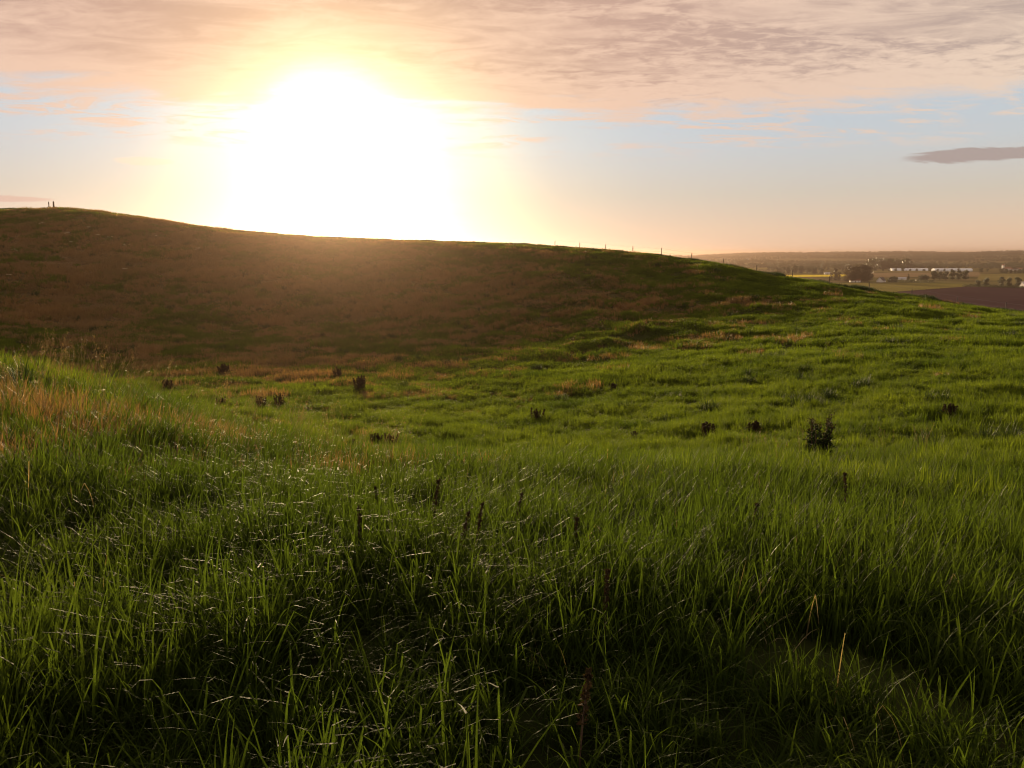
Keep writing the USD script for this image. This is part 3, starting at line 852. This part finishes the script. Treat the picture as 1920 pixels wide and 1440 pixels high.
def field_mat(name, c1, c2, row, ang, rough=0.95):
    return mat(name, {'g': ('geometry', {}), 'mp': ('mapping', {'rotation': (0, 0, ang), 'scale': (row, row * 0.03, 1)}), 'n': ('noise_texture', {'scale': 1.0, 'detail': 3}),
                      'n2': ('noise_texture', {'scale': 0.012, 'detail': 5}), 'a': ('math', {'math_type': 'multiply_add', 'value2': 0.35}), 'b': ('math', {'math_type': 'multiply', 'value2': 0.65}),
                      'r': ('rgb_ramp', {'ramp': [(0.35, c1), (0.65, c2)]}), 'p': ('principled_bsdf', {'roughness': rough, 'specular_ior_level': 0.0})},
               [('g.position', 'mp.vector'), ('mp.vector', 'n.vector'), ('g.position', 'n2.vector'), ('n.fac', 'a.value1'), ('n2.fac', 'b.value1'), ('b.value', 'a.value3'), ('a.value', 'r.fac'), ('r.color', 'p.base_color')], surface='p.BSDF')


def field(name, m, corners, up):
    pts = np.array([plain_at(px, py, up) for px, py in corners])
    from shapely.geometry import Polygon
    v2, f = trimesh.creation.triangulate_polygon(Polygon(pts[:, :2]), engine='earcut')
    v = np.column_stack([v2, np.full(len(v2), PLAIN + up)])
    e = trimesh.Trimesh(v, f, process=False)
    if e.face_normals[:, 2].mean() < 0:
        f = f[:, ::-1]
    data(usdkit.mesh(stage, '/World/' + name, (v, f), m).GetPrim(), kind='structure')


field('ploughed_field', field_mat('ploughed_soil', (0.034, 0.020, 0.024), (0.055, 0.034, 0.038), 0.16, 0.5), [(1690, 546.5), (1812, 537.5), (2080, 542), (2080, 640), (1640, 640), (1600, 560)], 0.3)
field('barley_field', field_mat('young_barley', (0.11, 0.098, 0.03), (0.15, 0.13, 0.042), 0.12, 0.2), [(1510, 533), (1590, 530.5), (1700, 530), (1825, 532.5), (1806, 537.6), (1688, 546.2), (1560, 560), (1500, 545)], 0.36)
field('rapeseed_field', field_mat('flowering_rapeseed', (0.46, 0.36, 0.03), (0.58, 0.45, 0.05), 0.05, 0.0), [(1462, 515.5), (1586, 514.6), (1590, 518.2), (1470, 519.6)], 0.3)
field('stubble_field', field_mat('stubble', (0.13, 0.095, 0.055), (0.18, 0.13, 0.075), 0.1, 1.2), [(1630, 512), (1835, 510), (1842, 518), (1640, 520)], 0.3)
field('meadow_field', field_mat('damp_meadow', (0.10, 0.09, 0.03), (0.14, 0.12, 0.042), 0.05, 0.7), [(1395, 499), (1560, 498), (1580, 503), (1390, 506)], 0.3)
field('pasture_field', field_mat('short_pasture', (0.10, 0.088, 0.03), (0.13, 0.11, 0.04), 0.05, 0.1), [(1700, 496), (1845, 496.5), (1835, 502.5), (1702, 502)], 0.3)
field('wheat_field', field_mat('young_wheat', (0.11, 0.095, 0.034), (0.15, 0.125, 0.05), 0.08, 0.9), [(1838, 514), (2050, 512), (2050, 527), (1830, 526)], 0.34)


def crown_mesh(rng, h, w, n, lobes, bottom=0.18, size=0.55, shape='round'):
    """Leaf faces in clumps through the volume of a crown."""
    cen = []
    for _ in range(lobes):
        t = rng.random()
        if shape == 'poplar':
            rad = w / 2 * (0.35 + 0.65 * np.sin(np.pi * (0.12 + 0.8 * t)))
        elif shape == 'conifer':
            rad = w / 2 * (1.02 - t)
        else:
            rad = w / 2 * math.sqrt(max(0.05, 1 - (2 * t - 0.95) ** 2))
        a, q = rng.uniform(0, 6.28), rng.random() ** 0.5
        cen.append([math.cos(a) * q * rad * 0.8, math.sin(a) * q * rad * 0.8, h * (bottom + (1 - bottom) * t) - h * 0.03])
    cen = np.array(cen)
    ls = (w * 0.17) if shape != 'poplar' else w * 0.2
    pts = cen[rng.integers(0, lobes, n)] + rng.normal(0, ls * 0.55, (n, 3)) * [1, 1, 0.8]
    pts[:, 2] = np.clip(pts[:, 2], h * bottom * 0.8, h * 1.02)
    return flakes(rng, pts, size * 0.7, size * 1.4)


def trunk_mesh(rng, h, r, limbs=5, w=6):
    t = np.linspace(0, 1, 6)
    p = np.stack([0.15 * np.sin(t * 2), 0.1 * t, h * 0.75 * t - 0.3], -1)
    ps = [tube(p, np.linspace(r, r * 0.3, 6), 7)]
    for i in range(limbs):
        a, b = rng.uniform(0, 6.28), h * rng.uniform(0.22, 0.5)
        q = np.stack([np.cos(a) * w * 0.33 * t, np.sin(a) * w * 0.33 * t, b + h * 0.22 * t ** 0.8], -1)
        ps.append(tube(q, np.linspace(r * 0.45, r * 0.12, 6), 5))
    return join(ps)


def make_tree(cname, seed, h, w, n, lobes, m='crown', **k):
    rng = np.random.default_rng(seed)
    c = klass(cname)
    part('trunk', trunk_mesh(rng, h, h * 0.022, 5, w), M['bark'], c)
    part('crown', crown_mesh(rng, h, w, n, lobes, **k), M[m], c)
    return c


# one metre is 1 unit; the copies are scaled to the height the photograph shows
TREES = {'round': [make_tree('tree_round_%s' % s, i, 10, 9, 1500, 26, size=0.5) for i, s in enumerate('abc')],
         'tall': [make_tree('tree_tall_%s' % s, 10 + i, 20, 9, 1700, 34, 'crown_brown', bottom=0.08, size=0.65, shape='poplar') for i, s in enumerate('abc')],
         'bush': [make_tree('tree_bush_%s' % s, 20 + i, 5, 6.5, 1200, 20, bottom=0.02, size=0.4) for i, s in enumerate('ab')],
         'cone': [make_tree('tree_cone_a', 30, 10, 5, 900, 30, bottom=0.05, size=0.4, shape='conifer')]}
BASEH = {'round': 10.0, 'tall': 20.0, 'bush': 5.0, 'cone': 10.0}
TNAME = {'round': 'broadleaf_tree', 'tall': 'poplar_tree', 'bush': 'bush', 'cone': 'conifer_tree'}
TCAT = {'round': 'tree', 'tall': 'tree', 'bush': 'bush', 'cone': 'tree'}
trng = np.random.default_rng(123)


def tree_at(kind, px, base, top, label, group=None, wide=1.0):
    p = plain_at(px, base)
    d = math.hypot(p[0], p[1])
    h = (base - top) / F * d * 1.02
    s = h / BASEH[kind]
    src = TREES[kind][trng.integers(0, len(TREES[kind]))]
    return copy_of(src, TNAME[kind], label, TCAT[kind], p, trng.uniform(0, 6.28), (s * wide, s * wide, s), group)


ordn = ('first', 'second', 'third', 'fourth', 'fifth', 'sixth', 'seventh', 'eighth', 'ninth', 'tenth', 'eleventh', 'twelfth', 'thirteenth', 'fourteenth', 'fifteenth', 'sixteenth')
for i, px in enumerate((1568, 1580, 1628, 1641, 1655)):
    tree_at('round', px, 508.8, 504.4, 'small round tree in the field left of the greenhouses, %s from the left' % ordn[i], 'small round trees left of the greenhouses', 1.3)
for i, (px, t) in enumerate(((1667, 504.2), (1679, 504.4), (1692.5, 500.5), (1706, 505.2), (1719, 504.8), (1732, 505.2), (1741.5, 500.5), (1758, 505.4), (1770.5, 505), (1784.5, 505.2), (1797.5, 504.6))):
    lab = {2: 'taller tree covering the gap in the left white greenhouse', 6: 'tall brown tree between the two white greenhouses'}.get(i, 'small round tree in front of the white greenhouses, %s of the row from the left' % ordn[i])
    tree_at('round', px, 509.2, t, lab, None if i in (2, 6) else 'small round trees in front of the greenhouses', 0.9 if i in (2, 6) else 1.3)
for i, (px, t, b) in enumerate(((1588, 505, 528), (1595, 502, 529), (1602, 501, 529), (1609, 504, 528), (1615, 500, 529), (1621.5, 501.5, 529), (1627, 503, 528.5))):
    tree_at('tall', px, b, t, 'tall dense tree of the brown poplar clump at the farm, %s from the left' % ordn[i], 'poplars in the farm clump', 1.5)
for i, (px, t) in enumerate(((1558, 514), (1565.5, 506), (1573, 512))):
    tree_at('tall', px, 526, t, 'thin pale poplar left of the dense clump, %s from the left' % ordn[i], 'thin poplars left of the clump', 1.0)
for i, (px, t, b) in enumerate(((1459, 503, 513), (1468, 501.5, 513), (1478, 503, 513.5), (1490, 500, 513.5), (1502, 501, 514), (1516, 503.5, 514), (1527, 502.5, 514.5), (1539, 503.5, 514.5))):
    tree_at('round', px, b, t, 'round tree behind the yellow field strip, %s from the left' % ordn[i], 'trees behind the yellow field', 1.05)
for i, (px, t, b) in enumerate(((1670, 520, 528.5), (1678, 519.5, 528.5))):
    tree_at('bush', px, b, t, '%s dark bush right of the small dark-roofed house' % ('left' if i == 0 else 'right'), 'bushes by the small house')
tree_at('cone', 1703, 525, 514.8, 'single pointed conifer beside the white shed')
for i, px in enumerate((1727, 1735)):
    tree_at('bush', px, 525, 516.5, '%s half of the dark dome of bushes left of the round tree row' % ('left' if i == 0 else 'right'), 'dark dome of bushes', 1.0)
for i, (px, t) in enumerate(((1751, 510.5), (1762, 512), (1773, 511.5), (1785, 510.5), (1797, 511), (1809.5, 509.5))):
    tree_at('round', px, 525.8, t, 'large round tree in the row behind the barley field, %s from the left' % ordn[i], 'round trees behind the barley field', 0.85)
for i, (px, t, wd) in enumerate(((1833, 527, 1.0), (1848.5, 523.5, 0.85), (1877, 523, 0.85), (1891, 523.5, 0.8), (1907, 523, 0.85))):
    tree_at('round', px, 537.5, t, 'round tree in the hedge beyond the ploughed field, %s from the left' % ordn[i], 'trees in the hedge beyond the ploughed field', wd)
for i, (px, b, t) in enumerate(((1840, 511, 504), (1851.5, 509.5, 505), (1879, 513, 504), (1886, 513.5, 506), (1895, 513, 507), (1903, 513, 507.5), (1911, 513.5, 506.5), (1919, 513, 505))):
    tree_at('round', px, b, t, 'dark tree near the village church on the right, %s from the left' % ordn[i], 'trees near the church', 1.1)


def hedge(name, label, pts, h, w, seed):
    rng = np.random.default_rng(seed)
    P = np.array([plain_at(*q) for q in pts])
    o = P[0]
    seg = np.linalg.norm(np.diff(P, axis=0), axis=1)
    tot = seg.sum()
    n = int(tot * 26)
    s = rng.uniform(0, tot, n)
    c = np.concatenate([[0], np.cumsum(seg)])
    ctr = np.stack([np.interp(s, c, P[:, k]) for k in range(3)], -1) - o
    hh = h * (0.65 + 0.6 * meshkit.fbm(np.stack([s / 9, s * 0, s * 0 + seed], -1), 3, seed))
    ctr[:, :2] += rng.normal(0, w * 0.3, (n, 2))
    ctr[:, 2] += hh * rng.random(n) ** 0.8
    root = thing(name, label, 'hedge', o)
    part('foliage', flakes(rng, ctr, 0.35, 0.75), M['crown'], root)
    st = [tube(np.stack([np.interp(q, c, P[:, k]) for k in range(3)], -1)[None] - o + np.array([[0, 0, -0.2], [0, 0, h * 0.5]]), [0.12, 0.06], 4) for q in np.arange(1, tot, 4.0)]
    part('stems', join(st), M['bark'], root)


hedge('hedge', 'long low dark hedge at the far edge of the barley field', [(1664, 530), (1700, 530.3), (1752, 530)], 4.5, 3.0, 1)
hedge('hedge', 'dark hedge along the far edge of the ploughed field', [(1806, 537.6), (1850, 538.8), (1900, 540.2), (1990, 542.0)], 3.6, 3.0, 2)


# ------------------------------------------------------------------ buildings
def gabled(L, W, H, R, over=0.3):
    """Walls with two gables, and a roof of real thickness; long side along x."""
    v = np.array([[-L / 2, -W / 2, 0], [L / 2, -W / 2, 0], [L / 2, W / 2, 0], [-L / 2, W / 2, 0], [-L / 2, -W / 2, H], [L / 2, -W / 2, H], [L / 2, W / 2, H], [-L / 2, W / 2, H], [-L / 2, 0, H + R], [L / 2, 0, H + R]], float)
    f = np.array([[0, 1, 5], [0, 5, 4], [1, 2, 6], [1, 6, 5], [2, 3, 7], [2, 7, 6], [3, 0, 4], [3, 4, 7], [5, 6, 9], [7, 4, 8], [4, 5, 9], [4, 9, 8], [6, 7, 8], [6, 8, 9], [0, 2, 1], [0, 3, 2]])
    t = 0.16
    x0, x1 = -L / 2 - over, L / 2 + over
    dy, dz = W / 2 + over, over * R / (W / 2)
    prof = [(-dy, H - dz + 0.02), (0, H + R + 0.02), (dy, H - dz + 0.02), (dy, H - dz + t), (0, H + R + t + 0.06), (-dy, H - dz + t)]
    rv = np.array([[x, y, z] for x in (x0, x1) for y, z in prof])
    rf = []
    for i in range(6):
        j = (i + 1) % 6
        rf += [[i, j, 6 + j], [i, 6 + j, 6 + i]]
    for (a, b, c_) in ((0, 1, 4), (0, 4, 5), (1, 2, 3), (1, 3, 4)):
        rf += [[a, c_, b], [6 + a, 6 + b, 6 + c_]]
    return (v, f), (rv, np.array(rf))


def building(name, label, cat, px, base, L, W, H, R, wall, roof, rot=0.0, windows=0, door=True, chimney=True):
    p = plain_at(px, base)
    az = math.atan2(p[0], p[1])
    root = thing(name, label, cat, p, -az + rot)
    (wv, wf), rm = gabled(L, W, H, R)
    part('wall', (wv - [0, 0, 0.0], wf), M[wall], root)
    rf = part('roof', rm, M[roof], root)
    if chimney:
        part('chimney', box(L * 0.2, L * 0.2 + 0.7, -0.35, 0.35, H + R - 0.4, H + R + 0.9), M['roof_red'], rf)
    for k in range(windows):
        x = -L / 2 + L * (k + 0.75) / (windows + 0.5)
        part('window', box(x - 0.5, x + 0.5, -W / 2 - 0.05, -W / 2 + 0.05, H * 0.4, H * 0.8), M['pane'], root)
    if door:
        part('door', box(-0.5, 0.5, -W / 2 - 0.06, -W / 2 + 0.06, 0, 2.0), M['roof_dark'], root)
    return root


def greenhouse(label, px0, px1, base, H, R, W, n):
    a, b = plain_at(px0, base), plain_at(px1, base)
    c = (a + b) / 2
    L = np.linalg.norm(b - a)
    root = thing('greenhouse', label, 'greenhouse', c, math.atan2(b[1] - a[1], b[0] - a[0]))
    for k in range(n):                                     # rounded film tunnels side by side
        x0, x1 = -L / 2 + L * k / n, -L / 2 + L * (k + 1) / n - 0.25
        t = np.linspace(0, math.pi, 9)
        prof = np.stack([-np.cos(t) * W / 2, H + R * np.sin(t)], -1)
        prof = np.vstack([[-W / 2, 0], prof, [W / 2, 0]])
        v = np.array([[x, y, z] for x in (x0, x1) for y, z in prof])
        m = len(prof)
        f = []
        for i in range(m - 1):
            f += [[i, i + 1, m + i + 1], [i, m + i + 1, m + i]]
        for i in range(1, m - 1):
            f += [[0, i + 1, i], [m, m + i, m + i + 1]]
        part('film_tunnel', (v, np.array(f)), M['greenhouse'], root)
        part('door', box(x0 + (x1 - x0) * 0.5 - 1.2, x0 + (x1 - x0) * 0.5 + 1.2, -W / 2 - 0.08, -W / 2 + 0.05, 0, 2.4), M['roof_grey'], root)


greenhouse('long bright white greenhouse, the left one of two in the valley', 1670, 1740, 507.8, 3.2, 2.6, 16, 4)
greenhouse('long bluish white greenhouse, the right one of two in the valley', 1749.5, 1820, 508.6, 3.6, 3.0, 16, 3)
building('house', 'small house with dark roof and white gable beside the barley field', 'house', 1652, 529, 11, 9, 2.6, 4.6, 'white_wall', 'roof_dark', 1.15, 2)
building('farmhouse', 'low farmhouse under the tall poplar clump', 'house', 1603, 529, 14, 8, 2.6, 2.6, 'white_wall', 'roof_red', 0.2, 3)
building('shed', 'long low white shed between dark bushes and conifer', 'shed', 1691, 524.5, 13, 7, 2.4, 1.3, 'white_wall', 'roof_grey', 0.0, 0, True, False)
building('barn', 'small white barn at the right end of the yellow field strip', 'barn', 1551, 514.5, 10, 7, 2.4, 1.6, 'white_wall', 'roof_grey', 0.15, 0, True, False)
building('farmhouse', 'white farmhouse cut off by the right edge of the picture', 'house', 1924, 537, 12, 8, 3.0, 3.0, 'white_wall', 'roof_grey', 0.6, 3)
building('house', 'white village house just right of the church', 'house', 1894.5, 507.2, 12, 8, 3.0, 3.0, 'white_wall', 'roof_red', 0.4, 2)
building('house', 'second white village house right of the church', 'house', 1904, 507.4, 11, 8, 3.0, 3.0, 'white_wall', 'roof_dark', -0.3, 2)
building('house', 'third white village house right of the church', 'house', 1912, 506.6, 12, 8, 3.0, 3.0, 'white_wall', 'roof_red', 0.2, 2)
ch = building('church', 'small white church with a square tower in the village on the right', 'church', 1888, 507.4, 15, 8, 5, 4, 'white_wall', 'roof_red', 0.3, 3, True, False)
tw = part('tower', box(-11.5, -6.8, -2.4, 2.4, 0, 12.5), M['white_wall'], ch)
part('tower_roof', (np.array([[-11.8, -2.7, 12.5], [-6.5, -2.7, 12.5], [-6.5, 2.7, 12.5], [-11.8, 2.7, 12.5], [-11.8, 0, 16], [-6.5, 0, 16]]), np.array([[0, 1, 5], [0, 5, 4], [2, 3, 4], [2, 4, 5], [1, 2, 5], [3, 0, 4], [0, 2, 1], [0, 3, 2]])), M['roof_red'], tw)
d = ray(1401.5, 489)
t = np.linspace(2600, 7000, 3000)
gz = ground(d[0] * t, d[1] * t, False)
k = int(np.argmax(d[2] * t < gz)) if (d[2] * t < gz).any() else 1500
root = thing('farmhouse', 'white farmhouse gleaming alone on the hazy far slope', 'house', (d[0] * t[k], d[1] * t[k], gz[k] - 0.5), -0.2)
(wv, wf), rm = gabled(12, 9, 6, 5)
part('wall', (wv, wf), M['white_wall'], root); part('roof', rm, M['roof_grey'], root)
# power pole
p = plain_at(1440.5, 504.5)
root = thing('power_pole', 'thin tall power pole standing in the hazy valley', 'power pole', p, 0.3)
part('pole', tube([[0, 0, -0.5], [0, 0, 15], [0, 0, 29]], [0.35, 0.28, 0.2], 6), M['wood'], root)
for zz, L in ((26.5, 7.0), (23.5, 9.0)):
    part('crossarm', box(-L / 2, L / 2, -0.15, 0.15, zz, zz + 0.35), M['wood'], root)

# ------------------------------------------------------------------ far woods that read as one mass
def far_woods():
    rng = np.random.default_rng(9)
    protos = [[(crown_mesh(rng, 10, 10, 260, 16, 0.02, 1.0), M['crown'])] for _ in range(4)]
    pts, sc = [], []

    def belt(px0, px1, py, n, h, depth=40):
        for _ in range(n):
            px = rng.uniform(px0, px1)
            q = plain_at(px, py + rng.normal(0, 0.12))
            u = np.array([q[0], q[1]]) * (1 + rng.normal(0, depth) / math.hypot(q[0], q[1]))
            pts.append([u[0], u[1]]); sc.append(h * rng.uniform(0.7, 1.25) / 10)
    belt(1632, 1702, 503.2, 90, 22, 60)              # the copse behind the left greenhouse
    belt(1700, 1775, 500.5, 60, 9, 60)
    belt(1440, 1560, 506, 70, 9, 60); belt(1390, 1470, 501, 60, 9, 60)
    belt(1560, 1640, 504, 60, 11, 60)
    for _ in range(80):                               # hedgerows and woods up the far slopes
        r = rng.uniform(2500, 6600); a = rng.uniform(0.16, 0.72)
        L = rng.uniform(120, 700); dr = rng.normal(0, 0.35); w = rng.choice([12, 30, 90], p=[0.4, 0.35, 0.25])
        n = int(L * (0.16 if w < 20 else 0.26 if w < 40 else 0.5))
        s = rng.uniform(-L / 2, L / 2, n)
        x = r * math.sin(a) + s * math.cos(a + dr) + rng.normal(0, w * 0.5, n)
        y = r * math.cos(a) - s * math.sin(a + dr) + rng.normal(0, w * 0.5, n)
        for i in range(n):
            pts.append([x[i], y[i]]); sc.append(rng.uniform(0.6, 1.2))
    az = np.linspace(0.16, 0.72, 900)                 # trees along the farthest crest
    for a in az:
        if meshkit.noise(np.array([a * 40, 0.5, 0.5]), 3) > 0.42:
            r = rng.uniform(5700, 6050)
            pts.append([r * math.sin(a), r * math.cos(a)]); sc.append(rng.uniform(0.8, 1.6))
    pts, sc = np.array(pts), np.array(sc)
    z = ground(pts[:, 0], pts[:, 1], False)
    which = rng.integers(0, 4, len(pts))
    where = []
    for i in range(4):
        w = which == i
        where.append((np.column_stack([pts[w], z[w] - 0.4]), rng.uniform(0, 6.28, w.sum()), np.stack([sc[w] * 1.15, sc[w] * 1.15, sc[w]], -1)))
    instancer('distant_woodland', 'hazy woods and hedgerows covering the far side of the valley', 'woodland', protos, where)


far_woods()

# ------------------------------------------------------------------ haze
hz = trimesh.creation.box([26000, 26000, 1])
v = np.array(hz.vertices)
v[:, 2] = np.where(v[:, 2] > 0, 26.0, PLAIN - 260.0)
haze = usdkit.mesh(stage, '/World/haze', (v, np.array(hz.faces)), mat('air', {'v': ('principled_volume', {'color': (0.64, 0.47, 0.37), 'density': 1.15e-4, 'anisotropy': 0.92})}, [], volume='v.volume'))
data(haze.GetPrim(), 'thin warm evening haze over the whole valley', 'haze', None, 'stuff')
